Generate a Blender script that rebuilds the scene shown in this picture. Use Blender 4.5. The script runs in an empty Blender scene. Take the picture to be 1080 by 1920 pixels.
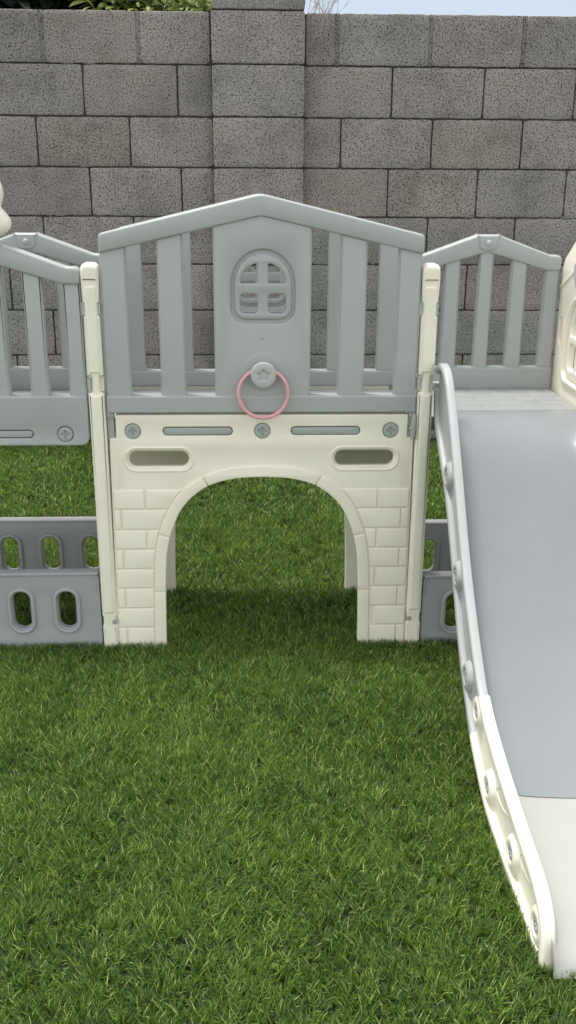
import bpy, bmesh, math, random
import numpy as np
from mathutils import Vector, Matrix, noise
from mathutils.geometry import tessellate_polygon
R_ = math.radians
random.seed(7); rng = np.random.default_rng(7)
scene = bpy.context.scene
COL = scene.collection

# ------------------------------------------------------------------ materials
def new_mat(name):
    m = bpy.data.materials.new(name); m.use_nodes = True
    nt = m.node_tree; b = nt.nodes['Principled BSDF']
    return m, nt, b
def N(nt, t, **kw):
    n = nt.nodes.new(t)
    for k, v in kw.items(): setattr(n, k, v)
    return n
def ramp(nt, fac, stops):
    r = N(nt, 'ShaderNodeValToRGB')
    el = r.color_ramp.elements
    while len(el) < len(stops): el.new(0.5)
    for e, (p, c) in zip(el, stops):
        e.position = p; e.color = (*c, 1) if len(c) == 3 else c
    nt.links.new(fac, r.inputs[0]); return r
def plastic(name, col, rough=.42, var=.04, bump=.08, dirt=.0, spec=.45):
    m, nt, b = new_mat(name)
    tc = N(nt, 'ShaderNodeTexCoord')
    n1 = N(nt, 'ShaderNodeTexNoise'); n1.inputs['Scale'].default_value = 7; n1.inputs['Detail'].default_value = 5
    nt.links.new(tc.outputs['Object'], n1.inputs['Vector'])
    lo = tuple(c*(1-var) for c in col); hi = tuple(min(1, c*(1+var)) for c in col)
    rp = ramp(nt, n1.outputs['Fac'], [(.3, lo), (.7, hi)])
    out = rp.outputs['Color']
    if dirt > 0:
        n3 = N(nt, 'ShaderNodeTexNoise'); n3.inputs['Scale'].default_value = 38; n3.inputs['Detail'].default_value = 8
        nt.links.new(tc.outputs['Object'], n3.inputs['Vector'])
        r3 = ramp(nt, n3.outputs['Fac'], [(.58, (0, 0, 0)), (.75, (1, 1, 1))])
        mx = N(nt, 'ShaderNodeMixRGB'); mx.blend_type = 'MIX'
        mul = N(nt, 'ShaderNodeMath', operation='MULTIPLY'); mul.inputs[1].default_value = dirt
        nt.links.new(r3.outputs['Color'], mul.inputs[0]); nt.links.new(mul.outputs[0], mx.inputs[0])
        nt.links.new(out, mx.inputs[1]); mx.inputs[2].default_value = (*[c*.62 for c in col], 1)
        out = mx.outputs[0]
    nt.links.new(out, b.inputs['Base Color'])
    n2 = N(nt, 'ShaderNodeTexNoise'); n2.inputs['Scale'].default_value = 420; n2.inputs['Detail'].default_value = 3
    nt.links.new(tc.outputs['Object'], n2.inputs['Vector'])
    n4 = N(nt, 'ShaderNodeTexNoise'); n4.inputs['Scale'].default_value = 11; n4.inputs['Detail'].default_value = 2
    nt.links.new(tc.outputs['Object'], n4.inputs['Vector'])
    b1 = N(nt, 'ShaderNodeBump'); b1.inputs['Strength'].default_value = bump; b1.inputs['Distance'].default_value = .0008
    b2 = N(nt, 'ShaderNodeBump'); b2.inputs['Strength'].default_value = .35; b2.inputs['Distance'].default_value = .004
    nt.links.new(n2.outputs['Fac'], b1.inputs['Height']); nt.links.new(n4.outputs['Fac'], b2.inputs['Height'])
    nt.links.new(b2.outputs['Normal'], b1.inputs['Normal']); nt.links.new(b1.outputs['Normal'], b.inputs['Normal'])
    rr = ramp(nt, n1.outputs['Fac'], [(.3, (rough*.85,)*3), (.7, (min(1, rough*1.2),)*3)])
    nt.links.new(rr.outputs['Color'], b.inputs['Roughness'])
    b.inputs['Specular IOR Level'].default_value = spec
    b.inputs['Subsurface Weight'].default_value = 0.0
    return m

CREAM = plastic('cream_plastic', (.85, .80, .65), .45, .03, dirt=.06)
CREAM2 = plastic('warm_cream_plastic', (.86, .81, .67), .45, .03, dirt=.08)
WHITE = plastic('off_white_plastic', (.405, .408, .372), .4, .03, dirt=.08)
GREY = plastic('grey_plastic', (.385, .40, .385), .42, .03, dirt=.07)
DGREY = plastic('deep_grey_plastic', (.355, .36, .362), .42, .04, dirt=.08)
LGREY = plastic('light_grey_plastic', (.44, .455, .43), .42, .03, dirt=.08)
SLIDEG = plastic('slide_grey_plastic', (.240, .257, .262), .24, .02, bump=.03, dirt=.04)
CAPG = plastic('cap_grey_plastic', (.37, .385, .365), .5, .04, dirt=.15)
PINK = plastic('pink_plastic', (.72, .37, .38), .28, .05)
RAILG = plastic('rail_grey_plastic', (.40, .415, .405), .38, .03, dirt=.08)
DECKG = plastic('deck_grey_plastic', (.31, .325, .315), .4, .03, dirt=.08)
DARK = plastic('recess_shade', (.02, .02, .02), .6)  # near-black colour that stands for the shade in holes and gaps

def concrete(name, base_a, base_b, attr=True):
    m, nt, b = new_mat(name)
    tc = N(nt, 'ShaderNodeTexCoord')
    big = N(nt, 'ShaderNodeTexNoise'); big.inputs['Scale'].default_value = 2.6; big.inputs['Detail'].default_value = 6
    mid = N(nt, 'ShaderNodeTexNoise'); mid.inputs['Scale'].default_value = 170; mid.inputs['Detail'].default_value = 6; mid.inputs['Roughness'].default_value = .75
    vor = N(nt, 'ShaderNodeTexVoronoi'); vor.inputs['Scale'].default_value = 120; vor.inputs['Randomness'].default_value = 1
    pit = N(nt, 'ShaderNodeTexNoise'); pit.inputs['Scale'].default_value = 155; pit.inputs['Detail'].default_value = 2.5; pit.inputs['Roughness'].default_value = .6
    for n in (big, mid, vor, pit): nt.links.new(tc.outputs['Object'], n.inputs['Vector'])
    rb = ramp(nt, big.outputs['Fac'], [(.3, base_a), (.7, base_b)])
    out = rb.outputs['Color']
    def mulc(c_in, fac_socket, stops):
        r = ramp(nt, fac_socket, stops)
        mx = N(nt, 'ShaderNodeMixRGB'); mx.blend_type = 'MULTIPLY'; mx.inputs[0].default_value = 1
        nt.links.new(c_in, mx.inputs[1]); nt.links.new(r.outputs['Color'], mx.inputs[2]); return mx.outputs[0]
    st = N(nt, 'ShaderNodeTexNoise'); st.inputs['Scale'].default_value = 5.5; st.inputs['Detail'].default_value = 7; st.inputs['Roughness'].default_value = .65
    nt.links.new(tc.outputs['Object'], st.inputs['Vector'])
    out = mulc(out, st.outputs['Fac'], [(.34, (.80, .79, .77)), (.5, (1, 1, 1)), (.66, (1.10, 1.07, 1.04))])
    if attr:
        a = N(nt, 'ShaderNodeAttribute'); a.attribute_name = 'tone'
        mx = N(nt, 'ShaderNodeMixRGB'); mx.blend_type = 'MULTIPLY'; mx.inputs[0].default_value = 1
        nt.links.new(out, mx.inputs[1]); nt.links.new(a.outputs['Color'], mx.inputs[2]); out = mx.outputs[0]
    out = mulc(out, mid.outputs['Fac'], [(.30, (.55, .54, .53)), (.5, (1, 1, 1)), (.70, (1.5, 1.5, 1.5))])
    out = mulc(out, pit.outputs['Fac'], [(.35, (.25, .235, .22)), (.41, (1, 1, 1))])
    nt.links.new(out, b.inputs['Base Color'])
    b.inputs['Roughness'].default_value = .95; b.inputs['Specular IOR Level'].default_value = .2
    pr = ramp(nt, pit.outputs['Fac'], [(.33, (0, 0, 0)), (.45, (1, 1, 1))])
    b1 = N(nt, 'ShaderNodeBump'); b1.inputs['Strength'].default_value = .9; b1.inputs['Distance'].default_value = .004
    b2 = N(nt, 'ShaderNodeBump'); b2.inputs['Strength'].default_value = .7; b2.inputs['Distance'].default_value = .003
    nt.links.new(pr.outputs['Color'], b1.inputs['Height']); nt.links.new(mid.outputs['Fac'], b2.inputs['Height'])
    nt.links.new(b1.outputs['Normal'], b2.inputs['Normal']); nt.links.new(b2.outputs['Normal'], b.inputs['Normal'])
    return m
DARKM = plastic('dark_mortar', (.085, .078, .072), .95, .3)  # dark brown-grey colour behind the narrow block joints
BLOCK = concrete('grey_block', (.272, .247, .227), (.338, .310, .287))
MORTAR = concrete('mortar', (.20, .192, .185), (.235, .225, .215), attr=False)

# ------------------------------------------------------------------ mesh helpers
def fillet(pts, r, seg=6):
    """round the corners of a closed polygon; pts = (x, z[, radius])"""
    out = []; n = len(pts)
    for i in range(n):
        p = Vector(pts[i][:2]); a = Vector(pts[i-1][:2]); c = Vector(pts[(i+1) % n][:2])
        rr = pts[i][2] if len(pts[i]) > 2 else r
        u = (a-p); v = (c-p); lu, lv = u.length, v.length
        if rr <= 0 or lu < 1e-6 or lv < 1e-6: out.append(p); continue
        u /= lu; v /= lv
        ang = math.acos(max(-1, min(1, u.dot(v))))
        if ang > R_(176): out.append(p); continue
        d = min(rr/math.tan(ang/2), lu*.49, lv*.49); re = d*math.tan(ang/2)
        cen = p + (u+v).normalized()*(re/math.sin(ang/2))
        s = p+u*d - cen; e = p+v*d - cen
        a0 = math.atan2(s.y, s.x); a1 = math.atan2(e.y, e.x); da = a1-a0
        while da > math.pi: da -= 2*math.pi
        while da < -math.pi: da += 2*math.pi
        for k in range(seg+1):
            t = a0+da*k/seg; out.append(cen+Vector((math.cos(t), math.sin(t)))*re)
    res = []
    for q in out:
        if not res or (q-res[-1]).length > 2e-5: res.append(q)
    if (res[0]-res[-1]).length < 2e-5: res.pop()
    return [(q.x, q.y) for q in res]
def area(l): return .5*sum(l[i-1][0]*l[i][1]-l[i][0]*l[i-1][1] for i in range(len(l)))
def offset_loop(l, d):
    """move to the left of travel by d (inwards for a ccw loop)"""
    n = len(l); out = []
    for i in range(n):
        a, p, c = Vector(l[i-1]), Vector(l[i]), Vector(l[(i+1) % n])
        e1 = (p-a).normalized(); e2 = (c-p).normalized()
        n1 = Vector((-e1.y, e1.x)); n2 = Vector((-e2.y, e2.x))
        m = n1+n2
        if m.length < 1e-6: m = n1
        m.normalize(); k = max(.5, m.dot(n1))
        q = p+m*(d/k); out.append((q.x, q.y))
    return out
def rrect(x0, z0, x1, z1, r, seg=6): return fillet([(x0, z0), (x1, z0), (x1, z1), (x0, z1)], r, seg)
def circle(cx, cz, r, n=32): return [(cx+r*math.cos(2*math.pi*i/n), cz+r*math.sin(2*math.pi*i/n)) for i in range(n)]
def pill(cx, cz, hx, hz, n=10): return rrect(cx-hx, cz-hz, cx+hx, cz+hz, min(hx, hz)*.999, n)
XZ = lambda u, v, w: (u, w, v)          # front faces -Y, w is Y
YZ = lambda u, v, w: (w, u, v)          # w is X
XY = lambda u, v, w: (u, v, w)
def plate(bm, loops, w0, w1, bev=.003, mp=XZ, steps=3, back=True):
    """solid slab with holes and rounded rims. w0 = visible side, w1 = back side"""
    L = []
    for k, l in enumerate(loops):
        a = area(l)
        if (k == 0 and a < 0) or (k > 0 and a > 0): l = l[::-1]
        L.append(l)
    s = 1 if w1 > w0 else -1
    rings = []
    prof = []
    for i in range(steps+1):
        t = math.pi/2*i/steps
        prof.append((bev*(1-math.sin(t)), w0+s*bev*(1-math.cos(t))))
    if back:
        for i in range(steps, -1, -1):
            t = math.pi/2*i/steps
            prof.append((bev*(1-math.sin(t)), w1-s*bev*(1-math.cos(t))))
    else: prof.append((0, w1))
    caps = ([], [])
    for l in L:
        prev = None; n = len(l)
        for j, (d, w) in enumerate(prof):
            lo = offset_loop(l, d) if d > 1e-7 else l
            vs = [bm.verts.new(mp(u, v, w)) for u, v in lo]
            if j == 0: caps[0].append((lo, vs))
            if j == len(prof)-1: caps[1].append((lo, vs))
            if prev:
                for i in range(n):
                    f = bm.faces.new((prev[i-1], prev[i], vs[i], vs[i-1])); f.smooth = True
            prev = vs
    for cap in caps:
        allv = [v for _, vs in cap for v in vs]
        tris = tessellate_polygon([[Vector((u, v, 0)) for u, v in lo] for lo, _ in cap])
        for t in tris:
            try:
                f = bm.faces.new([allv[i] for i in t]); f.smooth = False
            except ValueError: pass
def box(bm, x0, x1, y0, y1, z0, z1, bev=.003):
    plate(bm, [[(x0, z0), (x1, z0), (x1, z1), (x0, z1)]] if bev < 1e-6 else [rrect(x0, z0, x1, z1, bev*1.2, 3)], y0, y1, bev)
def sweep(bm, path, sect, frame, smooth=True, close=True):
    """path list of Vector, sect list of (a,b); frame(i)->(A,B) axis vectors"""
    rows = []
    for i, p in enumerate(path):
        A, B = frame(i)
        rows.append([bm.verts.new(p+A*a+B*b) for a, b in sect])
    n = len(sect)
    for i in range(len(rows)-1):
        for j in range(n if close else n-1):
            f = bm.faces.new((rows[i][j], rows[i][(j+1) % n], rows[i+1][(j+1) % n], rows[i+1][j])); f.smooth = smooth
    if close:
        bm.faces.new(rows[0]); bm.faces.new(rows[-1][::-1])
def lathe(bm, cen, ax, prof, n=28):
    """prof list of (r, h) along axis ax from cen"""
    ax = Vector(ax).normalized(); t = Vector((0, 0, 1)) if abs(ax.z) < .9 else Vector((1, 0, 0))
    A = ax.cross(t).normalized(); B = ax.cross(A)
    rows = []
    for r, h in prof:
        if r < 1e-6: rows.append([bm.verts.new(Vector(cen)+ax*h)])
        else: rows.append([bm.verts.new(Vector(cen)+ax*h+(A*math.cos(2*math.pi*i/n)+B*math.sin(2*math.pi*i/n))*r) for i in range(n)])
    for a, b in zip(rows, rows[1:]):
        if len(a) == 1 and len(b) == 1: continue
        for i in range(n):
            if len(a) == 1: f = bm.faces.new((a[0], b[i-1], b[i]))
            elif len(b) == 1: f = bm.faces.new((a[i-1], a[i], b[0]))
            else: f = bm.faces.new((a[i-1], a[i], b[i], b[i-1]))
            f.smooth = True
def catmull(pts, n=8):
    out = []
    P = [Vector(p) for p in pts]; P = [P[0]*2-P[1]]+P+[P[-1]*2-P[-2]]
    for i in range(1, len(P)-2):
        for k in range(n):
            t = k/n
            out.append(.5*((2*P[i])+(P[i+1]-P[i-1])*t+(2*P[i-1]-5*P[i]+4*P[i+1]-P[i+2])*t*t+(3*P[i]-P[i-1]-3*P[i+1]+P[i+2])*t**3))
    out.append(P[-2]); return out
def obj(name, bm, mat, parent=None, sharp=38, loc=None):
    bmesh.ops.recalc_face_normals(bm, faces=bm.faces)
    me = bpy.data.meshes.new(name); bm.to_mesh(me); bm.free()
    if sharp: me.set_sharp_from_angle(angle=R_(sharp))
    for m in (mat if isinstance(mat, (list, tuple)) else [mat]): me.materials.append(m)
    o = bpy.data.objects.new(name, me); COL.objects.link(o)
    if loc: o.location = loc
    if parent: o.parent = parent
    return o
def tag(o, label=None, cat=None, group=None, kind=None):
    for k, v in (('label', label), ('category', cat), ('group', group), ('kind', kind)):
        if v: o[k] = v
    return o
def empty(name, loc=(0, 0, 0)):
    o = bpy.data.objects.new(name, None); COL.objects.link(o); o.location = loc; o.empty_display_size = .1; return o
def copy_tree(o, dx=0, dy=0, dz=0, parent=None, root=True):
    c = o.copy(); COL.objects.link(c); c.parent = parent if parent else o.parent
    if root: c.location = o.location+Vector((dx, dy, dz))
    for ch in list(o.children): copy_tree(ch, parent=c, root=False)
    return c
B = bmesh.new

# ------------------------------------------------------------------ camera
cam_d = bpy.data.cameras.new('camera'); cam = bpy.data.objects.new('camera', cam_d); COL.objects.link(cam)
p, yaw, roll = .3429, .0427, .0067
fw = Vector((math.sin(yaw)*math.cos(p), math.cos(yaw)*math.cos(p), -math.sin(p)))
r0 = Vector((math.cos(yaw), -math.sin(yaw), 0)); u0 = r0.cross(fw)
r1 = r0*math.cos(roll)+u0*math.sin(roll); u1 = -r0*math.sin(roll)+u0*math.cos(roll)
cam.matrix_world = Matrix(((r1.x, u1.x, -fw.x, -.0351), (r1.y, u1.y, -fw.y, -2.4224), (r1.z, u1.z, -fw.z, 1.2342), (0, 0, 0, 1)))
cam_d.sensor_fit = 'VERTICAL'; cam_d.sensor_height = 36; cam_d.lens = 1832.47/1920*36
cam_d.clip_start = .05; cam_d.clip_end = 500
scene.camera = cam

# ------------------------------------------------------------------ playset
PS = empty('toddler_playset', (0, 0, 0))
tag(PS, 'cream and grey plastic toddler playset with gabled railings, raised deck and brick-pattern arch', 'playset')

def screw_cap(bm, x, z, y, r=.0185, ny=-1, mp=XZ):
    """round screw cap with a plus shaped slot; y is the surface it sits on"""
    w = .0028; a = r*.55
    plus = [(x-w, z-a), (x+w, z-a), (x+w, z-w), (x+a, z-w), (x+a, z+w), (x+w, z+w), (x+w, z+a), (x-w, z+a), (x-w, z+w), (x-a, z+w), (x-a, z-w), (x-w, z-w)]
    plate(bm, [circle(x, z, r, 36), plus], y+ny*.0015, y-ny*.010, .001, mp=mp, steps=2)
    plate(bm, [circle(x, z, r*.7, 20)], y-ny*.003, y-ny*.008, .0005, mp=mp, steps=1)

# -- door gable (front and back are the same moulding)
def door_gable(y):
    top = fillet([(-.386, 1.030, .004), (0, 1.1165, .05), (.390, 1.030, .004), (.391, 1.0745, .010), (0, 1.1665, .07), (-.386, 1.0745, .010)], .006, 8)
    bm = B(); plate(bm, [top], -.020, .020, .005)
    g = obj('gable_panel', bm, GREY, PS, loc=(0, y, 0)); g['label'] = 'grey gable railing with arched window board'
    bm = B(); plate(bm, [rrect(-.387, .641, .3885, .6845, .004)], -.019, .018, .004); obj('base_rail', bm, GREY, g)
    tz = lambda x: 1.1165-abs(x)*.2235+.012
    for a, b in ((-.386, -.3245), (-.2505, -.1885), (.1905, .2555), (.3325, .3885)):
        bm = B(); plate(bm, [fillet([(a, .680), (b, .680), (b, tz(b)), (a, tz(a))], .002, 3)], -.013, .013, .004); obj('slat', bm, GREY, g)
    # board with recessed arched window
    cx = .0035
    def arch(hw, zb, zs, zt, rb=.03, n=16):
        pts = fillet([(cx-hw, zs, 0), (cx-hw, zb, rb), (cx+hw, zb, rb), (cx+hw, zs, 0)], rb, 8)
        return pts+[(cx+hw*math.cos(math.pi*i/n), zs+(zt-zs)*math.sin(math.pi*i/n)) for i in range(1, n)]
    bm = B()
    board = fillet([(-.1165, .678), (.1205, .678), (.1210, tz(.12)), (0, 1.1285, .02), (-.1160, tz(.116))], .003, 4)
    plate(bm, [board, arch(.0785, .8645, .955, 1.0395, .036)], -.0145, .013, .0045)
    # black dot on the board, painted shade of a pin hole
    d = obj('door_board', bm, GREY, g)
    bm = B(); plate(bm, [circle(.002, .8275, .0016, 12)], -.0152, -.010, .0002, steps=1); obj('pin_hole_shade', bm, DARK, g)
    bm = B()
    def up(s):
        x0 = cx+s*.0128; x1 = cx+s*.0550; zb = .9600
        pts = [(x0, zb), (x1, zb)]
        for i in range(0, 9):
            t = math.pi/2*i/8; xx = cx+s*(.056*math.cos(t)); zz = .957+.052*math.sin(t)
            if s*(xx-x0) > .003 and zz > zb+.006: pts.append((xx, zz))
        pts.append((x0, 1.0075)); 
        if s < 0: pts = pts[::-1]
        return fillet(pts, .004, 3)
    holes = [up(1), up(-1)]
    for s in (1, -1):
        a, b = sorted((cx+s*.0128, cx+s*.055)); holes.append(rrect(a, .888, b, .9345, .009, 4))
    plate(bm, [arch(.069, .8735, .955, 1.030, .03)]+holes, -.0145, .010, .0045)
    plate(bm, [arch(.081, .8620, .955, 1.042, .036), ]+holes, -.0065, .011, .001, steps=1)
    obj('window_frame', bm, GREY, d)
    return g
g1 = door_gable(0.0)
g2 = copy_tree(g1, dy=.355, dz=-.009)
# knob boss and star knob on the front board only
bm = B(); lathe(bm, (.003, -.0140, .745), (0, -1, 0), [(.050, -.002), (.0485, .0012), (.044, .0026), (.040, .0028), (.0, .0028)], 40); obj('knob_boss', bm, GREY, g1)
bm = B()
kx, kz = .0035, .7445
star = fillet([(kx+(.0175 if i % 2 == 0 else .0095)*math.sin(math.pi*i/5), kz-.001+(.0175 if i % 2 == 0 else .0095)*math.cos(math.pi*i/5)) for i in range(10)], .002, 3)
plate(bm, [circle(kx, kz, .0312, 48), star], -.058, -.040, .003)
plate(bm, [circle(kx, kz, .025, 32)], -.053, -.045, .001)
lathe(bm, (kx, -.046, kz), (0, 1, 0), [(.0, 0), (.017, 0), (.0165, .030)], 28)
k = obj('ring_knob', bm, LGREY, g1); k['label'] = 'round pale grey knob with a star pressed into its face'

# -- side gables (picket railings)
def picket_gable(cx, y, skirt, screws=False):
    h = .2095
    t = [(-h, .957, .006), (-.168, .957, .02), (0, 1.0065, .01), (.168, .957, .02), (h, .957, .006), (h, .997, .012), (.178, .998, .03),
         (.030, 1.0515, .003), (-.030, 1.0515, .003), (-.178, .998, .03), (-h, .997, .012)]
    bm = B(); plate(bm, [fillet(t, .01, 6)], -.019, .019, .006)
    g = obj('picket_panel', bm, GREY, PS, loc=(cx, y, 0))
    for a, b in ((-h, -.167), (-.117, -.071), (-.021, .021), (.071, .117), (.167, h)):
        zt = .975 if abs(a+b) > .3 else 1.0065-abs(a+b)/2*.2949+.012
        bm = B(); plate(bm, [rrect(a, .676, b, zt, .002, 3)], -.012, .012, .005); obj('slat', bm, GREY, g)
    bm = B()
    holes = []
    if screws:
        holes = [circle(s*.150, .587, .0200, 36) for s in (-1, 1)]+[pill(0, .5875, .0705, .0105)]
    plate(bm, [fillet([(-h, skirt, .022), (h, skirt, .022), (h, .6845, .004), (-h, .6845, .004)], .004, 8)]+holes, -.018, .016, .004)
    br = obj('base_rail', bm, GREY, g)
    if screws:
        for s in (-1, 1):
            bm = B(); screw_cap(bm, s*.150, .587, -.0165, .0185); obj('screw_cap', bm, CAPG, g)
        bm = B(); plate(bm, [pill(0, .5875, .0685, .0086)], -.0165, -.004, .0025); obj('inlay_bar', bm, CAPG, g)
        bm = B(); box(bm, -.18, .18, -.006, -.002, .562, .612, .0005); obj('gap_shade_sheet', bm, DARK, g)  # black sheet added as the shade in gaps round caps and bar
    # hinge bracket at the apex
    bm = B()
    plate(bm, [fillet([(-.0245, 1.0495, .001), (-.0245, 1.012, .014), (.0245, 1.012, .014), (.0245, 1.0495, .001)], .002, 6)], -.0225, -.012, .002)
    for s in (-1, 1): plate(bm, [fillet([(s*.0265, 1.046), (s*.034, 1.046), (s*.029, 1.0555)], .0015, 3)], -.021, .020, .002)
    o = obj('apex_bracket', bm, GREY, g)
    bm = B(); lathe(bm, (0, -.0215, 1.0305), (0, -1, 0), [(.0078, 0), (.0078, .003), (.0062, .0052), (.003, .0062), (0, .0064)], 20); obj('button', bm, LGREY, o)
    return g
picket_gable(-.645, 0.0, .557, True)['label'] = 'near grey picket gable left of the arch with screw caps in its skirt'
pb = picket_gable(-.631, .355, .500)
pc = copy_tree(pb, dx=1.262)

# -- arch panel
def arch_curve(off, n=26):
    key = [(-.2625, -.03), (-.2615, .06), (-.2590, .15), (-.2545, .240), (-.2455, .295), (-.2310, .342), (-.2060, .391), (-.1700, .428), (-.1280, .4530), (-.0680, .4680), (0, .4720)]
    c = catmull([(x, z, 0) for x, z in key], 4)
    pts = [(q.x, q.y) for q in c]; pts += [(-x, z) for x, z in pts[-2::-1]]
    if off:
        o = []
        for i, q in enumerate(pts):
            a = Vector(pts[max(0, i-1)]); b = Vector(pts[min(len(pts)-1, i+1)]); t = (b-a).normalized()
            nn = Vector((-t.y, t.x)); o.append((q[0]+nn.x*off, q[1]+nn.y*off))
        pts = o
    return pts
def arch_panel(y, front=True):
    inner = arch_curve(0)
    out = [(-.262, -.03), (-.3955, -.03), (-.3895, .330), (-.3865, .574, .004), (-.3690, .574, .002), (-.3690, .6350, .004), (.3725, .6350, .004), (.3725, .574, .002), (.3885, .574, .004), (.3905, .330), (.3935, -.03), (.262, -.03)]
    body = fillet(out, .0015, 3)
    # join the arch opening into the outline
    body = [q for q in body if not (abs(q[0]) < .27 and q[1] < 0)] + inner[::-1]
    holes = [pill(s*.264, .5185, .0800, .0240) for s in (-1, 1)]
    if front:
        holes += [circle(x, .5925, .0200, 36) for x in (-.3265, .0012, .3290)]
        holes += [pill(s*.1625, .5920, .0885, .0112) for s in (-1, 1)]
    bm = B(); plate(bm, [body]+holes, -.013, .016, .0035)
    # raised rim pockets round the two hand slots
    for s in (-1, 1):
        plate(bm, [pill(s*.264, .5185, .0895, .0335), pill(s*.264, .5185, .0850, .0285)], -.0155, .0, .0018)
        plate(bm, [pill(s*.264, .5185, .0850, .0290), pill(s*.264, .5185, .0765, .0205)], -.0060, .012, .002)
    if front:
        # arch band in segments
        I = arch_curve(-.001) ; O = arch_curve(.0285)
        n = len(I)
        cut = sorted(set([0, 7, 13, 19, 29]+[n-1-c for c in (0, 7, 13, 19, 29)]))
        cut = [0, 8, 17, 31, n-1-31, n-1-17, n-1-8, n-1]
        for a, b in zip(cut, cut[1:]):
            if b-a < 2: continue
            ii = I[a:b+1]; oo = O[a:b+1]
            def sh(p, q, d):  # shorten ends to leave the seam
                v = Vector(q)-Vector(p); return tuple(Vector(p)+v.normalized()*d)
            d = .0016
            ii = [sh(ii[0], ii[1], d)]+ii[1:-1]+[sh(ii[-1], ii[-2], d)]
            oo = [sh(oo[0], oo[1], d)]+oo[1:-1]+[sh(oo[-1], oo[-2], d)]
            plate(bm, [ii+oo[::-1]], -.0185, -.008, .0028)
        # brick courses in relief
        zs = [.4385, .3826, .3265, .2710, .2152, .1590, .1010, .0435, -.03]
        O2 = arch_curve(.031)
        def band_x(z):
            for (x0, z0), (x1, z1) in zip(O2, O2[1:]):
                if z0 <= z <= z1: return x0+(x1-x0)*(z-z0)/max(1e-6, z1-z0)
            return -.19
        for s in (-1, 1):
            for i in range(8):
                zt, zb = zs[i]-.0019, zs[i+1]+.0019
                edge = -.3865-.006*(1-zb/.44)+.0015
                segs = []
                jt = [-.303] if i % 2 == 0 else [-.366]
                inn = lambda z: min(-.195, band_x(z))
                if i == 0: cuts = [edge, -.303, None]
                else: cuts = [edge, (-.303 if i % 2 == 0 else -.3660), None]
                if s < 0 and i not in (0, 2): cuts = [edge, -.3660 if i % 2 else -.378, None] if i % 2 else [edge, None]
                for a, b in zip(cuts, cuts[1:]):
                    xa = a+.0014
                    if b is not None: poly = [(xa, zb), (b-.0014, zb), (b-.0014, zt), (xa, zt)]
                    else:
                        m = (zb+zt)/2
                        poly = [(xa, zb), (inn(zb), zb), (inn(m), m), (inn(zt), zt), (xa, zt)]
                        if inn(zb) < xa+.01: continue
                    if s > 0: poly = [(-u, v) for u, v in poly][::-1]
                    plate(bm, [fillet(poly, .002, 3)], -.0160, -.008, .0026)
    o = obj('arch_panel', bm, CREAM, PS, loc=(0, y, 0))
    if front:
        for x in (-.3265, .0012, .3290):
            bm = B(); screw_cap(bm, x, .5925, -.0120, .0188); obj('screw_cap', bm, CAPG, o)
        for s in (-1, 1):
            bm = B(); plate(bm, [pill(s*.1625, .5920, .0865, .0092)], -.0125, -.002, .0022); obj('inlay_bar', bm, CAPG, o)
        bm = B(); box(bm, -.355, .355, -.001, .003, .566, .618, .0005); obj('gap_shade_sheet', bm, DARK, o)  # black sheet behind the inlays, shade of their gaps put in as colour
    return o
ap = arch_panel(0.0); ap['label'] = 'near cream arch panel with brick relief'
arch_panel(.355, False)

# -- posts
def post(x, y, s=1):
    def hw(z): return .0205
    L = [(-.012, -.030), (-.0195, -.004), (-.0200, .050), (-.0175, .053), (-.0172, .078), (-.0195, .082), (-.0195, .300), (-.0195, .690), (-.0085, .694), (-.0085, .732), (-.0200, .737), (-.0200, .880),
         (-.0160, .884), (-.0160, .912), (-.0200, .916), (-.0215, .965), (-.0205, 1.007, .014)]
    Rr = [(.0205, 1.007, .014), (.0215, .965), (.0195, .916), (.0155, .912), (.0155, .884), (.0195, .880), (.0200, .737), (.0110, .732), (.0105, .694), (.0195, .690), (.0195, .082), (.0172, .078), (.0175, .053), (.0200, .050), (.0195, -.004), (.012, -.030)]
    pts = [q if len(q) > 2 else (*q, .002) for q in (Rr[::-1]+L[::-1])]
    bm = B(); plate(bm, [fillet([(q[0], q[1], q[2]) for q in pts], .002, 5)], -.021, .021, .0065)
    plate(bm, [rrect(-.0145, .09, .0140, .688, .0065)], -.0250, -.005, .006)
    plate(bm, [rrect(-.0150, .742, .0145, .955, .0065)], -.0250, -.005, .006)
    plate(bm, [rrect(-.0190, .694, .0190, .733, .001)], -.004, .018, .001)
    plate(bm, [fillet([(-.0195, .966), (.0195, .966), (.0195, 1.003, .014), (-.0195, 1.003, .014)], .003, 6)], -.0235, -.012, .005)
    o = obj('post', bm, CREAM2, PS, loc=(x, y, 0))
    for c in ((-.0262, -.0150, -.010, .004, .882, .914), (.0150, .0215, -.014, .004, .884, .912), (-.0225, -.0120, -.010, .004, .698, .728)):
        bm = B(); box(bm, *c, .002); obj('clip', bm, LGREY, o)
    bm = B(); lathe(bm, (.0130*s*-1, -.0205, .066), (0, -1, 0), [(.007, 0), (.007, .002), (.003, .0035), (0, .0035)], 14); obj('foot_screw', bm, CAPG, o)
    return o
for x in (-.4115, .4125):
    sgn = 1 if x > 0 else -1
    post(x, 0, sgn); post(x, .355, sgn)
for x in (-.866,):
    post(x, 0, -1); post(x, .355, -1)
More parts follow.
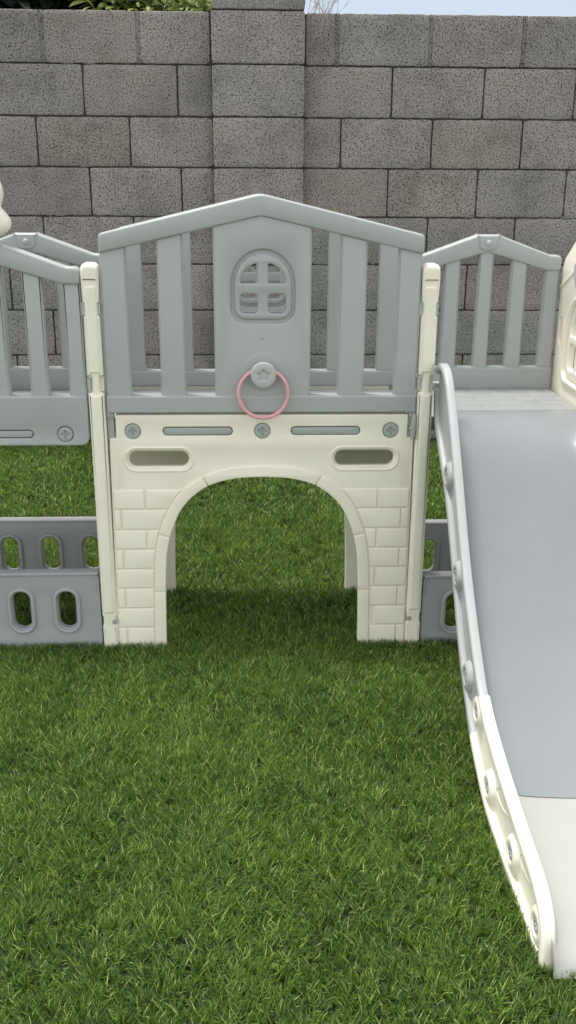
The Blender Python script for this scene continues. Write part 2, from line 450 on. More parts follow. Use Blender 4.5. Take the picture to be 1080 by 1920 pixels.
# brackets in the corner gaps beside the arch panel
for s in (-1, 1):
    x = .3815*s
    bm = B()
    box(bm, x-.0085, x+.0085, -.006, .010, .570, .642, .002)
    lathe(bm, (x, -.007, .634), (0, -1, 0), [(.0085, 0), (.0085, .004), (.004, .006), (0, .006)], 14)
    obj('corner_bracket', bm, CAPG, PS)
    if s > 0:
        bm = B()
        plate(bm, [fillet([(.379, .572), (.389, .572), (.392, .600), (.391, .636), (.383, .638), (.379, .612)], .003, 4)], -.027, -.006, .003)
        lathe(bm, (.379, -.022, .6005), (0, -1, 0), [(.0045, 0), (.0045, .004), (0, .006)], 12)
        obj('latch', bm, WHITE, PS)

# -- decks
def deck(x0, x1):
    bm = B()
    box(bm, x0, x1, .0195, .3345, .585, .6225, .004)
    rows = 6
    for i in range(rows):
        ya = .040+i*.048; yb = ya+.0455; off = (i % 2)*.055-.02
        x = x0+.012+off
        while x < x1-.012:
            a = max(x, x0+.012); b = min(x+.107, x1-.012)
            if b-a > .012: plate(bm, [rrect(a, ya, b, yb, .003, 3)], .6236, .615, .0010, mp=XY)
            x += .110
    return obj('deck', bm, DECKG, PS)
deck(-.388, .388); deck(-.848, -.436); deck(.436, .842)

# -- low oval-hole barriers between the posts
def barrier(cx, y, dz, mat):
    h = .2105
    ov = [(-.121, 0), (0, 0), (.121, 0)]
    holes = [pill(u, .098, .0250, .0560) for u, _ in ov]
    bm = B()
    plate(bm, [fillet([(-h, -.03, .006), (h, -.03, .006), (h, .2065, .022), (-h, .2065, .022)], .01, 8)]+holes, -.010, .014, .003)
    plate(bm, [fillet([(-h, .150, .001), (-h+.0045, .150, .001), (-h+.0045, .202, .018), (h-.0045, .202, .018), (h-.0045, .150, .001), (h, .150, .001), (h, .2065, .022), (-h, .2065, .022)], .002, 8)], -.0145, -.004, .002)
    plate(bm, [rrect(-h+.002, .2015, h-.002, .2090, .002)], -.0165, .016, .002)
    for u, _ in ov:
        plate(bm, [pill(u, .098, .0360, .0670), pill(u, .098, .0265, .0575)], -.0170, -.004, .0035)
        plate(bm, [pill(u, .098, .0270, .0580), pill(u, .098, .0235, .0545)], -.0100, .012, .0015)
    o = obj('low_barrier', bm, mat, PS, loc=(cx, y, dz)); return o
barrier(-.646, 0, -.002, DGREY); barrier(.647, 0, -.020, DGREY); barrier(-.632, .355, .018, DGREY); barrier(.634, .355, .0, DGREY)

# -- end panel on the right with arched window
def end_panel(x, s):
    out = [(0.0, -.03), (.352, -.03), (.352, .960, .02), (.335, .990, .03), (.215, 1.075, .02), (.137, 1.075, .02), (.017, .990, .03), (0, .960, .02)]
    def a2(hw, zb, zs, zt, rb, c=.176, n=14):
        pts = fillet([(c-hw, zs, 0), (c-hw, zb, rb), (c+hw, zb, rb), (c+hw, zs, 0)], rb, 6)
        return pts+[(c+hw*math.cos(math.pi*i/n), zs+(zt-zs)*math.sin(math.pi*i/n)) for i in range(1, n)]
    def pane(sd, top):
        c = .176; x0 = c+sd*.008; x1 = c+sd*.062
        if not top: a, b = sorted((x0, x1)); return rrect(a, .700, b, .770, .007, 4)
        pts = [(x0, .792), (x1, .792)]+[(c+sd*.062*math.cos(math.pi/2*i/8), .800+.055*math.sin(math.pi/2*i/8)) for i in range(8) if .062*math.cos(math.pi/2*i/8) > .012]+[(x0, .855)]
        return fillet(pts if sd > 0 else pts[::-1], .003, 3)
    slots = [rrect(.020, .757, .044, .830, .010, 5), rrect(.308, .757, .332, .830, .010, 5)]
    legs = a2(.105, .03, .30, .42, .001)
    w0, w1 = (x-.014*s, x+.012*s)
    bm = B()
    plate(bm, [fillet(out, .004, 6), a2(.082, .672, .80, .893, .03)]+slots+[legs], w0, w1, .004, mp=YZ)
    plate(bm, [a2(.095, .659, .80, .906, .035), a2(.084, .670, .80, .895, .03)], x-.019*s, x, .003, mp=YZ)
    # roof line relief
    plate(bm, [fillet([(.352, .905), (.352, .917), (.205, .990), (.147, .990), (0, .917), (0, .905), (.147, .977), (.205, .977)], .003, 3)], x-.0165*s, x, .002, mp=YZ)
    for sl in ((.020, .044), (.308, .332)):
        plate(bm, [rrect(sl[0]-.004, .750, sl[1]+.004, .836, .010, 4)], x+.002*s, x+.010*s, .001, mp=YZ)
    o = obj('end_panel', bm, CREAM2, PS)
    bm = B()
    plate(bm, [a2(.080, .674, .80, .890, .028)]+[pane(1, 1), pane(-1, 1), pane(1, 0), pane(-1, 0)], x-.010*s, x+.008*s, .003, mp=YZ)
    obj('window_frame', bm, CREAM2, o)
    bm = B(); plate(bm, [fillet([(.176-.030, .955), (.176, .925), (.176+.030, .955), (.176+.030, .985), (.176, 1.005), (.176-.030, .985)], .003, 3)], x-.030*s, x-.010*s, .004, mp=YZ)
    obj('roof_button', bm, LGREY, o)
    return o
e1 = end_panel(.862, 1); e1['label'] = 'cream end wall of the deck with arched window, right edge of the picture'
e2 = end_panel(-.886, -1)
# -- rounded cream topper on the left railing
bm = B()
cx, zc = -.662, 1.070
prof = [(.0, -.006), (.040, -.004), (.062, .012), (.0665, .030), (.058, .047), (.046, .062), (.050, .075), (.054, .095), (.048, .120), (.030, .138), (.0, .146)]
L = catmull([(a, b, 0) for a, b in prof], 5)
loop = [(cx+q.x, zc+q.y) for q in L]+[(cx-q.x, zc+q.y) for q in L[-2:0:-1]]
plate(bm, [loop], -.014, .046, .018, steps=6)
o = obj('cream_topper', bm, CREAM2, PS); o['label'] = 'rounded cream topper on the near left railing'

# ------------------------------------------------------------------ ring
bm = B()
rc, R0 = Vector((.0035, -.034, .6935)), .0612
path = []
n = 72
for i in range(n):
    a = 2*math.pi*i/n
    A = Vector((math.cos(a), 0, math.sin(a)))
    ring = [bm.verts.new(rc+A*(R0+.0050*math.cos(b))+Vector((0, .0050*math.sin(b), 0))) for b in [2*math.pi*j/14 for j in range(14)]]
    path.append(ring)
for i in range(n):
    for j in range(14):
        f = bm.faces.new((path[i-1][j-1], path[i-1][j], path[i][j], path[i][j-1])); f.smooth = True
tag(obj('toy_ring', bm, PINK), 'pink plastic ring hanging from the star knob on the grey gable', 'toy ring')

# ------------------------------------------------------------------ slide
SL = empty('slide', (.64, -.5, 0))
tag(SL, 'grey toddler slide with cream lower end hooked to the deck, right side', 'slide')
SLm = Matrix.Translation(-Vector((.64, -.5, 0)))
def sobj(name, bm, mat, parent=None, **k):
    bmesh.ops.transform(bm, matrix=SLm, verts=bm.verts)
    return obj(name, bm, mat, parent or SL, **k)
crest = catmull([(y, z, 0) for y, z in [(.012, .735), (-.012, .762), (-.060, .772), (-.112, .757), (-.160, .716), (-.215, .657), (-.270, .593), (-.330, .520), (-.395, .440), (-.480, .350), (-.580, .262), (-.665, .200),
        (-.750, .166), (-.870, .139), (-1.0, .118), (-1.095, .104), (-1.145, .082), (-1.172, .048), (-1.182, -.012)]], 8)
crest = [(q.x, q.y) for q in crest]
bott = catmull([(y, z, 0) for y, z in [(.016, .725), (.012, .660), (-.018, .605), (-.090, .552), (-.200, .470), (-.300, .362), (-.4285, .208), (-.517, .128), (-.605, .062), (-.70, .018), (-.78, -.006), (-.9, -.018), (-1.05, -.022), (-1.182, -.022)]], 8)
bott = [(q.x, q.y) for q in bott]
chute = catmull([(y, z, 0) for y, z in [(.075, .6265), (.03, .6265), (-.015, .618), (-.070, .592), (-.13, .545), (-.20, .472), (-.27, .395), (-.334, .328), (-.40, .264), (-.472, .204), (-.58, .134), (-.666, .094), (-.746, .070), (-.83, .054), (-.95, .038), (-1.1, .022), (-1.170, .010), (-1.200, -.012)]], 8)
chute = [(q.x, q.y) for q in chute]
def cut_poly(top, bot): return top+bot[::-1]
def split(c, y0, y1): return [q for q in c if y1-1e-6 <= q[0] <= y0+1e-6]
def near_i(c, y): return min(range(len(c)), key=lambda i: abs(c[i][0]-y))
JT, JB = -.668, -.610
def side_rail(x, s):
    """x outer face, s = +1 when the outside looks towards -X"""
    it, ib = near_i(crest, JT), near_i(bott, JB)
    for nm, top, bot, mat, lab in (('side_rail', crest[4:it+1], bott[2:ib+1], RAILG, None), ('lower_side_rail', crest[it:], bott[ib:], CREAM2, 'cream lower side rail')):
        bm = B()
        poly = top+bot[::-1]
        plate(bm, [poly], x+.0135*s, x+.0195*s, .001, mp=YZ)
        def fl(c, w, t, shift, r=.004, x_in=0.0):
            P = [Vector((x+s*(w/2+x_in), y, z)) for y, z in c]
            sec = [((w/2-r)*(1 if math.cos(a) > 0 else -1)+r*math.cos(a), (t/2-r)*(1 if math.sin(a) > 0 else -1)+r*math.sin(a)) for a in [2*math.pi*(i+.5)/24 for i in range(24)]]
            def fr(i):
                T = (P[min(i+1, len(P)-1)]-P[max(i-1, 0)]).normalized(); A = Vector((1, 0, 0)); Bv = A.cross(T).normalized()
                if Bv.z < 0: Bv = -Bv
                return A, Bv
            P2 = [q+fr(i)[1]*shift for i, q in enumerate(P)]
            sweep(bm, P2, sec, fr)
        big = nm != 'side_rail'
        fl(top, .0245 if big else .0215, .020, -.0095, .007)
        fl([q for q in bot if q[0] > -1.165], .021, .024, .011, .0075, x_in=.0015)
        o = sobj(nm, bm, mat, sharp=50)
        if lab: o['label'] = lab
        sp = [(-.1967, .528), (-.3645, .340), (-.5266, .168)] if nm == 'side_rail' else [(-.640, .148), (-.770, .052), (-.957, .042), (-1.128, .032)]
        for (yy, zz) in sp:
            bm = B()
            lathe(bm, (x+.0150*s, yy, zz), (-s, 0, 0), [(.038, -.002), (.0345, .003), (.0315, .009), (.027, .0128), (.022, .0138), (.0185, .0130), (.0165, .0098), (0, .0098)], 36)
            ob = sobj('screw_boss', bm, mat, o)
            bm = B(); screw_cap(bm, yy, zz, x+.0045*s, .0140, -s, mp=YZ); sobj('screw_cap', bm, CAPG, ob)
        if nm != 'side_rail':
            for yc, zc2 in ((-.86, .082), (-1.04, .068)):
                bm = B()
                plate(bm, [[(yc+.055*math.cos(a), zc2-.010*math.cos(a)+.020*math.sin(a)) for a in [2*math.pi*i/32 for i in range(32)]],
                           [(yc+.051*math.cos(a), zc2-.010*math.cos(a)+.0165*math.sin(a)) for a in [2*math.pi*i/32 for i in range(32)]]], x+.0118*s, x+.016*s, .0008, mp=YZ)
                sobj('relief_oval', bm, mat, o)
side_rail(.4375, 1); side_rail(.8455, -1)
XL, XR = .4530, .8300
def chute_mesh(seg, t=.010):
    bm = B(); mid = (XL+XR)/2; hw = (XR-XL)/2
    us = [-1, -.985, -.96, -.93, -.89, -.84, -.76, -.6, -.3, 0, .3, .6, .76, .84, .89, .93, .96, .985, 1]
    rows = []
    for i, (y, z) in enumerate(seg):
        a = Vector(seg[max(0, i-1)]); b = Vector(seg[min(len(seg)-1, i+1)]); T = (b-a).normalized(); Nn = Vector((-T.y, T.x))
        if Nn.y < 0: Nn = -Nn
        f = min(1, max(0, (.0-y)/.10)); f2 = min(1, max(.25, (y+1.23)/.12))
        row = []
        for u in us:
            rise = f*f2*(.052*max(0, (abs(u)-.72)/.28)**2.6+.016*u*u)
            row.append(bm.verts.new((mid+u*hw, y+Nn.x*rise, z+Nn.y*rise)))
        rows.append((row, Nn))
    low = []
    for (row, Nn) in rows: low.append([bm.verts.new(v.co-Vector((0, Nn.x*t, Nn.y*t))) for v in row])
    top = [r for r, _ in rows]; m = len(us)
    for i in range(len(top)-1):
        for j in range(m-1):
            f = bm.faces.new((top[i][j], top[i][j+1], top[i+1][j+1], top[i+1][j])); f.smooth = True
            f = bm.faces.new((low[i][j], low[i+1][j], low[i+1][j+1], low[i][j+1])); f.smooth = True
        for j in (0, m-1): bm.faces.new((top[i][j], top[i+1][j], low[i+1][j], low[i][j]))
    for i in (0, len(top)-1):
        for j in range(m-1): bm.faces.new((top[i][j], top[i][j+1], low[i][j+1], low[i][j]))
    return bm
ic = near_i(chute, -.815)
sobj('chute', chute_mesh(chute[:ic+1]), SLIDEG, sharp=50)
low = [(y, z-.0022) for y, z in chute[ic:]]; low[0] = (low[0][0]+.0, low[0][1])
o = sobj('chute_end', chute_mesh(low, .012), WHITE, sharp=50); o['label'] = 'off-white lower end of the chute'
bm = B(); box(bm, XL+.004, XR-.004, .064, .078, .6232, .6275, .0015); sobj('hook_lip', bm, DECKG)

# ------------------------------------------------------------------ block wall
WY = 2.07; CH = .2032; ZT = 1.8225
def tone():
    v = random.uniform(.93, 1.05); w = random.uniform(-.010, .012)
    return (v*(1+w), v, v*(1-w*1.3), 1)
def blocks(bm, lay, x0, x1, zb, zt, y0, y1, gap):
    """one block as a slab with rounded, slightly wandering rim"""
    f0 = len(bm.faces)
    g = gap/2
    pts = []
    a, b, c, d = x0+g, x1-g, zb+.0028, zt-.0028
    nx = max(2, int((b-a)/.022)); nz = max(2, int((d-c)/.022))
    pts += [(a+(b-a)*i/nx, c) for i in range(nx)]+[(b, c+(d-c)*i/nz) for i in range(nz)]
    pts += [(b-(b-a)*i/nx, d) for i in range(nx)]+[(a, d-(d-c)*i/nz) for i in range(nz)]
    j = lambda: random.uniform(-.0011, .0011)
    corners = {(a, c), (b, c), (b, d), (a, d)}
    pts = [(u+j()+(.0022 if (u, v) in corners and u == a else -.0022 if (u, v) in corners else 0), v+j()+(.0022 if (u, v) in corners and v == c else -.0022 if (u, v) in corners else 0)) for u, v in pts]
    dy = random.uniform(-.0015, .0015)
    plate(bm, [pts], y0+dy, y1, .0035, steps=2, back=False)
    t = tone(); bm.faces.ensure_lookup_table()
    for f in bm.faces[f0:]:
        for l in f.loops: l[lay] = t
W = empty('block_wall', (0, WY, 0))
tag(W, 'grey concrete block wall running across the back of the lawn', 'wall')
bm = B(); lay = bm.loops.layers.color.new('tone')
L_ = .3943; j_r = {0: .3484, 1: .5872, 2: .3735, 3: .5855, 4: .3745, 5: .565, 6: .3740, 7: .573, 8: .374}
j_l = {0: -.4773, 1: -.3209, 2: -.5294, 3: -.3152, 4: -.5300, 5: -.300, 6: -.516, 7: -.30, 8: -.52}
vj = []
for r in range(9):
    zt, zb = ZT-r*CH, ZT-(r+1)*CH
    gap = .017 if r == 0 else .0062
    xs = [.210]; x = j_r[r]
    while x < 7.5: xs.append(x); x += L_
    for a, b in zip(xs, xs[1:]): blocks(bm, lay, a, b, zb, zt, 0, .15, gap)
    xs = [-.173]; x = j_l[r]
    while x > -7.5: xs.append(x); x -= L_
    for b, a in zip(xs, xs[1:]): blocks(bm, lay, a, b, zb, zt, 0, .15, gap)
obj('block_face', bm, BLOCK, W, sharp=60)
bm = B(); box(bm, -7.5, 7.6, .014, .150, -.2, ZT-.006, .001); obj('mortar_core', bm, DARKM, W)
bm = B()
for xs in ([.3484+i*L_ for i in range(18)], [-.4773-i*L_ for i in range(18)]):
    for x in xs:
        n = 9; pa = [(x-.0095+random.uniform(-.0012, .0012), ZT-CH+.003+(CH-.006)*i/n) for i in range(n+1)]
        pb = [(x+.0095+random.uniform(-.0012, .0012), ZT-CH+.003+(CH-.006)*i/n) for i in range(n, -1, -1)]
        plate(bm, [pa+pb], .0022, .03, .001, steps=1)
for i in range(26):   # mortar smears squeezed out on the joints
    r = random.randint(0, 4); x = random.uniform(-1.2, 1.6); z = ZT-r*CH-CH
    if -.2 < x < .24: continue
    k = random.uniform(.02, .05); hgt = random.uniform(.003, .006)
    pts = [(x+k*math.cos(a)*random.uniform(.8, 1.1), z+.003+hgt*math.sin(a)*random.uniform(.6, 1.2)) for a in [2*math.pi*i/10 for i in range(10)]]
    plate(bm, [pts], -.0012, .01, .0008, steps=1)
obj('mortar_joint', bm, MORTAR, W, sharp=60)
bm = B(); lay = bm.loops.layers.color.new('tone')
for r in range(-2, 9):
    blocks(bm, lay, -.1745, .2125, ZT-(r+1)*CH, ZT-r*CH, -.045, .22, .001)
obj('pilaster', bm, BLOCK, W, sharp=60)['label'] = 'pilaster of stacked blocks standing proud of the wall'
bm = B(); box(bm, -.166, .204, -.030, .21, -.2, ZT+2*CH-.006, .001); obj('pilaster_core', bm, DARKM, W)

# ------------------------------------------------------------------ plants over the wall
def leaf_mat(name, cols, rough=.5):
    m, nt, b = new_mat(name)
    a = N(nt, 'ShaderNodeAttribute'); a.attribute_name = 'leaf'
    r = ramp(nt, a.outputs['Fac'], cols)
    nt.links.new(r.outputs['Color'], b.inputs['Base Color']); b.inputs['Roughness'].default_value = rough
    tr = N(nt, 'ShaderNodeBsdfTranslucent'); nt.links.new(r.outputs['Color'], tr.inputs['Color'])
    mx = N(nt, 'ShaderNodeMixShader'); mx.inputs[0].default_value = .3
    out = nt.nodes['Material Output']
    nt.links.new(b.outputs[0], mx.inputs[1]); nt.links.new(tr.outputs[0], mx.inputs[2]); nt.links.new(mx.outputs[0], out.inputs['Surface'])
    return m
YLEAF = leaf_mat('yellow_green_leaf', [(0, (.12, .18, .035)), (.5, (.36, .42, .10)), (1, (.66, .66, .28))])
DLEAF = leaf_mat('dark_leaf', [(0, (.012, .026, .014)), (.6, (.032, .052, .030)), (1, (.085, .11, .06))])
BARK = plastic('bark', (.16, .12, .085), .9, .3)
DRY = plastic('dry_twig', (.50, .44, .34), .8, .2)
def leaf(bm, lay, c, d, n, ln, wd, v):
    d = d.normalized(); s = d.cross(n).normalized(); up = s.cross(d)
    prof = [(0, .12), (.3, .9), (.6, 1), (.85, .6), (1, 0)]
    Lr = []; 
    for t, w in prof:
        q = c+d*(ln*t)-Vector((0, 0, 1))*(.25*ln*t*t)
        if w == 0: Lr.append((bm.verts.new(q),)); continue
        Lr.append((bm.verts.new(q-s*wd*w*.5+up*wd*.15*w), bm.verts.new(q), bm.verts.new(q+s*wd*w*.5+up*wd*.15*w)))
    fs = []
    for a, b in zip(Lr, Lr[1:]):
        if len(b) == 1: fs += [bm.faces.new((a[0], a[1], b[0])), bm.faces.new((a[1], a[2], b[0]))]
        else: fs += [bm.faces.new((a[0], a[1], b[1], b[0])), bm.faces.new((a[1], a[2], b[2], b[1]))]
    for f in fs:
        f.smooth = True
        for l in f.loops: l[lay] = (v, v, v, 1)
def shrub(name, label, x0, x1, y, zc, zr, n, ln, wd, mat):
    T = empty(name, ((x0+x1)/2, y, 0)); tag(T, label, 'shrub')
    ox = (x0+x1)/2
    bm = B()
    tips = []
    for i in range(9):
        bx = random.uniform(x0, x1)-ox
        P = [Vector((bx*.25, random.uniform(-.05, .05), -.02)), Vector((bx*.6, random.uniform(-.1, .1), zc*.55)), Vector((bx, random.uniform(-.18, .18), zc+zr*random.uniform(.1, .7)))]
        P = catmull(P, 6)
        k = len(P)
        rows = [[bm.verts.new(q+Vector((math.cos(a), math.sin(a), 0))*(.018*(1-j/k)+.004)) for a in [2*math.pi*m/7 for m in range(7)]] for j, q in enumerate(P)]
        for a, b in zip(rows, rows[1:]):
            for m in range(7): bm.faces.new((a[m-1], a[m], b[m], b[m-1])).smooth = True
        tips.append(P[-1])
    obj('stem', bm, BARK, T)
    bm = B(); lay = bm.loops.layers.color.new('leaf')
    cl = [Vector((random.uniform(x0, x1)-ox, random.uniform(-.22, .22), zc+random.uniform(-zr, zr))) for _ in range(46)]
    for i in range(n):
        c = random.choice(cl); sd = Vector((random.gauss(0, 1), random.gauss(0, 1), random.gauss(0, 1)))
        q = c+sd*.055
        d = (sd+Vector((0, -.4, random.uniform(-.5, .9)))); nrm = Vector((random.gauss(0, .5), -.6, 1))
        leaf(bm, lay, q, d, nrm, ln*random.uniform(.7, 1.3), wd*random.uniform(.7, 1.3), random.random()**1.2)
    obj('foliage', bm, mat, T, sharp=None)
shrub('yellow_shrub', 'yellow-green leafy shrub rising behind the wall beside the pilaster', -.66, -.08, 2.55, 1.80, .13, 3000, .070, .020, YLEAF)
shrub('dark_shrub', 'dark green large-leaved shrub behind the wall at the left', -1.85, -.52, 2.75, 1.88, .30, 3400, .13, .06, DLEAF)
T = empty('dry_plant', (.27, 2.45, 0)); tag(T, 'pale dry twiggy plant behind the wall right of the pilaster', 'plant')
bm = B()
def twig(p, d, ln, r, depth):
    P = [p]; n = 7
    for i in range(n):
        d = (d+Vector((random.gauss(0, .16), random.gauss(0, .16), random.gauss(0, .1)-.02))).normalized(); P.append(P[-1]+d*ln/n)
    rows = [[bm.verts.new(q+Vector((math.cos(a), .3*math.sin(a), math.sin(a)))*(r*(1-.7*j/n))) for a in [2*math.pi*m/5 for m in range(5)]] for j, q in enumerate(P)]
    for a, b in zip(rows, rows[1:]):
        for m in range(5): bm.faces.new((a[m-1], a[m], b[m], b[m-1]))
    if depth:
        for k in (2, 3, 5, 6): twig(P[k], (d+Vector((random.uniform(-1, 1), random.uniform(-.5, .5), random.uniform(-.2, .8)))).normalized(), ln*.45, r*.6, depth-1)
for i in range(9):
    twig(Vector((random.uniform(-.05, .03), random.uniform(-.05, .05), random.uniform(1.68, 1.78))), Vector((random.uniform(-.15, .75), -.1, 1)), random.uniform(.18, .34), .0022, 2)
obj('twig', bm, DRY, T, sharp=None)

# ------------------------------------------------------------------ ground + turf
m, nt, b = new_mat('turf_backing')
tc = N(nt, 'ShaderNodeTexCoord'); n1 = N(nt, 'ShaderNodeTexNoise'); n1.inputs['Scale'].default_value = 160; n1.inputs['Detail'].default_value = 6
nt.links.new(tc.outputs['Object'], n1.inputs['Vector'])
rr = ramp(nt, n1.outputs['Fac'], [(.3, (.008, .014, .005)), (.55, (.03, .05, .014)), (.75, (.08, .075, .03))])
nt.links.new(rr.outputs['Color'], b.inputs['Base Color']); b.inputs['Roughness'].default_value = 1
bm = B()
S = 120
vs = [bm.verts.new(q) for q in ((-S, -S, -.022), (S, -S, -.022), (S, S, -.022), (-S, S, -.022))]; bm.faces.new(vs)
tag(obj('ground', bm, m), kind='structure')

gm, nt, b = new_mat('turf_blade')
a = N(nt, 'ShaderNodeAttribute'); a.attribute_name = 'blade'
nt.links.new(a.outputs['Color'], b.inputs['Base Color']); b.inputs['Roughness'].default_value = .5; b.inputs['Specular IOR Level'].default_value = .3
tr = N(nt, 'ShaderNodeBsdfTranslucent'); nt.links.new(a.outputs['Color'], tr.inputs['Color'])
mx = N(nt, 'ShaderNodeMixShader'); mx.inputs[0].default_value = .35
out = nt.nodes['Material Output']
nt.links.new(b.outputs[0], mx.inputs[1]); nt.links.new(tr.outputs[0], mx.inputs[2]); nt.links.new(mx.outputs[0], out.inputs['Surface'])

def vnoise(x, y, s, seed):
    g = np.random.default_rng(seed).random((64, 64))
    u = x/s; v = y/s; i = np.floor(u).astype(int); j = np.floor(v).astype(int); fu = u-i; fv = v-j
    fu = fu*fu*(3-2*fu); fv = fv*fv*(3-2*fv); i %= 64; j %= 64; i1 = (i+1) % 64; j1 = (j+1) % 64
    return (g[i, j]*(1-fu)+g[i1, j]*fu)*(1-fv)+(g[i, j1]*(1-fu)+g[i1, j1]*fu)*fv
def region(x0, x1, y0, y1, dens, wd, hole=None):
    n = int((x1-x0)*(y1-y0)*dens/6)
    x = rng.uniform(x0, x1, n); y = rng.uniform(y0, y1, n)
    if hole:
        k = ~((x > hole[0]) & (x < hole[1]) & (y > hole[2]) & (y < hole[3])); x = x[k]; y = y[k]
    # tufts of six blades
    n = len(x); x = np.repeat(x, 6); y = np.repeat(y, 6)
    tuft_a = np.repeat(rng.uniform(0, 2*np.pi, n), 6); tuft_c = np.repeat(rng.random(n), 6)
    x = x+rng.normal(0, .0028, n*6); y = y+rng.normal(0, .0028, n*6)
    return x, y, tuft_a, tuft_c, np.full(n*6, wd)
parts = [region(-.95, .60, -1.50, .15, 92000, .0021),
         region(-1.30, 1.0, .15, 1.10, 50000, .0027),
         region(-1.75, 2.05, 1.10, 2.06, 26000, .0038),
         region(-3.2, 3.4, -3.4, 2.06, 4200, .0060, (-.95, .60, -1.5, 2.06))]
x, y, ta, tcn, wd = [np.concatenate(q) for q in zip(*parts)]
n = len(x)
# lay of the pile: broad swirls
ang = vnoise(x+9, y+9, .16, 1)*2*np.pi*1.6+vnoise(x+5, y+5, .05, 2)*2.2
lean = .25+.75*vnoise(x+3, y+3, .11, 3)
fx = np.cos(ang)*lean*.24; fy = np.sin(ang)*lean*.24-.04
sp = rng.uniform(.15, 1.0, n)
dx = fx+np.cos(ta+rng.normal(0, 1.3, n))*sp; dy = fy+np.sin(ta+rng.normal(0, 1.3, n))*sp
H = .0265*rng.uniform(.72, 1.08, n)*(.93+.14*vnoise(x+1, y+1, .09, 4))
nrm = np.sqrt(1+dx*dx+dy*dy); ux, uy, uz = dx/nrm, dy/nrm, 1/nrm
wa = rng.uniform(0, 2*np.pi, n); wx, wy = np.cos(wa)*wd/2, np.sin(wa)*wd/2
V = np.zeros((n, 5, 3), np.float32)
bz = -.021
for kk, (t, wf) in enumerate(((0, 1), (0, -1), (.55, .85), (.55, -.85), (1, 0))):
    bend = t*t*.9
    V[:, kk, 0] = x+ux*H*(t*.55+bend*.9)+wx*wf
    V[:, kk, 1] = y+uy*H*(t*.55+bend*.9)+wy*wf
    V[:, kk, 2] = bz+uz*H*(t*1.18-bend*.12)
c1 = np.array([.062, .122, .018]); c2 = np.array([.242, .372, .058]); c3 = np.array([.50, .62, .19]); c4 = np.array([.090, .185, .070])
patch = vnoise(x+7, y+7, .17, 5)*.6+vnoise(x+2, y+2, .045, 6)*.4
m_ = np.clip(.55*rng.random(n)+.25*tcn+.55*(patch-.35), 0, 1)[:, None]
col = c1*(1-m_)+c2*m_
hi = (rng.random(n) < .13)[:, None]; col = np.where(hi, c3*(.8+.4*rng.random(n)[:, None]), col)
bl = (rng.random(n) < .16)[:, None]; col = np.where(bl, c4, col)
C = np.ones((n, 5, 4), np.float32)
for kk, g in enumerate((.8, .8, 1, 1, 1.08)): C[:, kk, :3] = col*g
me = bpy.data.meshes.new('turf_grass')
me.vertices.add(n*5); me.vertices.foreach_set('co', V.reshape(-1))
base = (np.arange(n)*5)[:, None]
loops = (base+np.array([0, 1, 3, 2, 2, 3, 4])[None, :]).reshape(-1).astype(np.int32)
me.loops.add(n*7); me.loops.foreach_set('vertex_index', loops)
ls = (np.arange(n)*7)[:, None]+np.array([0, 4])[None, :]
me.polygons.add(n*2); me.polygons.foreach_set('loop_start', ls.reshape(-1).astype(np.int32))
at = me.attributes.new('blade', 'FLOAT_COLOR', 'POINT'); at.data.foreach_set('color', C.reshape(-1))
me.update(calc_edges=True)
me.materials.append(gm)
go = bpy.data.objects.new('turf_grass', me); COL.objects.link(go)
tag(go, 'short dense green artificial turf covering the yard', 'grass', kind='stuff')
print('blades', n)

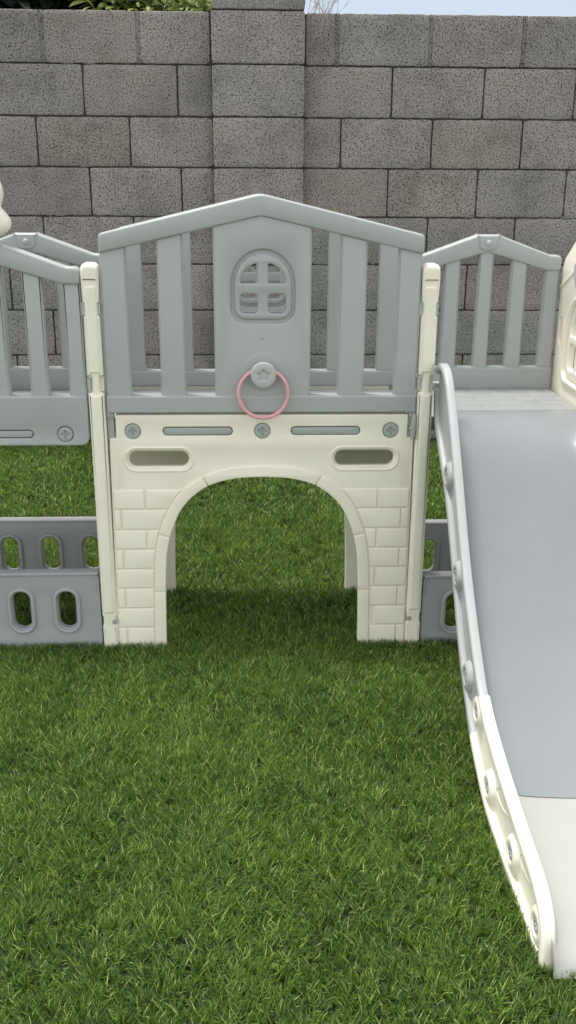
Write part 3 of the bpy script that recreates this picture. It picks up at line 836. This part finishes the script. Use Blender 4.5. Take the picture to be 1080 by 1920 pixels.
# ------------------------------------------------------------------ light
w = bpy.data.worlds.new('World'); scene.world = w; w.use_nodes = True
nt = w.node_tree; bg = nt.nodes['Background']
sky = nt.nodes.new('ShaderNodeTexSky'); sky.sky_type = 'NISHITA'; sky.sun_disc = False
EL, AZ = R_(77), R_(-68)      # azimuth measured from +Y towards +X
sky.sun_elevation = EL; sky.sun_rotation = AZ; sky.air_density = 1.0; sky.dust_density = .2; sky.ozone_density = 1.5
hs = nt.nodes.new('ShaderNodeHueSaturation'); hs.inputs['Saturation'].default_value = .30   # thin high haze over the blue
# sky colour darkened low towards +Y to dim the strip above the wall
geo = nt.nodes.new('ShaderNodeTexCoord'); sx = nt.nodes.new('ShaderNodeSeparateXYZ'); nt.links.new(geo.outputs['Generated'], sx.inputs[0])
mr = nt.nodes.new('ShaderNodeMapRange'); mr.inputs['From Min'].default_value = .35; mr.inputs['From Max'].default_value = .9
nt.links.new(sx.outputs['Y'], mr.inputs['Value'])
mz = nt.nodes.new('ShaderNodeMapRange'); mz.inputs['From Min'].default_value = .55; mz.inputs['From Max'].default_value = .25
nt.links.new(sx.outputs['Z'], mz.inputs['Value'])
mm = nt.nodes.new('ShaderNodeMath'); mm.operation = 'MULTIPLY'; nt.links.new(mr.outputs[0], mm.inputs[0]); nt.links.new(mz.outputs[0], mm.inputs[1])
tint = nt.nodes.new('ShaderNodeMixRGB'); tint.inputs[1].default_value = (1.03, 1.0, .955, 1); tint.inputs[2].default_value = (.36, .39, .43, 1)
nt.links.new(mm.outputs[0], tint.inputs[0])
mu = nt.nodes.new('ShaderNodeMixRGB'); mu.blend_type = 'MULTIPLY'; mu.inputs[0].default_value = 1
nt.links.new(sky.outputs[0], hs.inputs['Color']); nt.links.new(hs.outputs[0], mu.inputs[1]); nt.links.new(tint.outputs[0], mu.inputs[2])
nt.links.new(mu.outputs[0], bg.inputs[0]); bg.inputs[1].default_value = .13
sd = bpy.data.lights.new('sun', 'SUN'); sd.energy = 1.5; sd.angle = R_(10); sd.color = (1, .955, .89)
so = bpy.data.objects.new('sun', sd); COL.objects.link(so)
d = Vector((math.sin(AZ)*math.cos(EL), math.cos(AZ)*math.cos(EL), math.sin(EL)))
so.rotation_euler = d.to_track_quat('Z', 'Y').to_euler(); so.location = (0, 0, 5)
vs_ = scene.view_settings; vs_.view_transform = 'Standard'; vs_.look = 'None'; vs_.gamma = 1; vs_.use_curve_mapping = False; vs_.exposure = 1.34
scene.cycles.max_bounces = 8
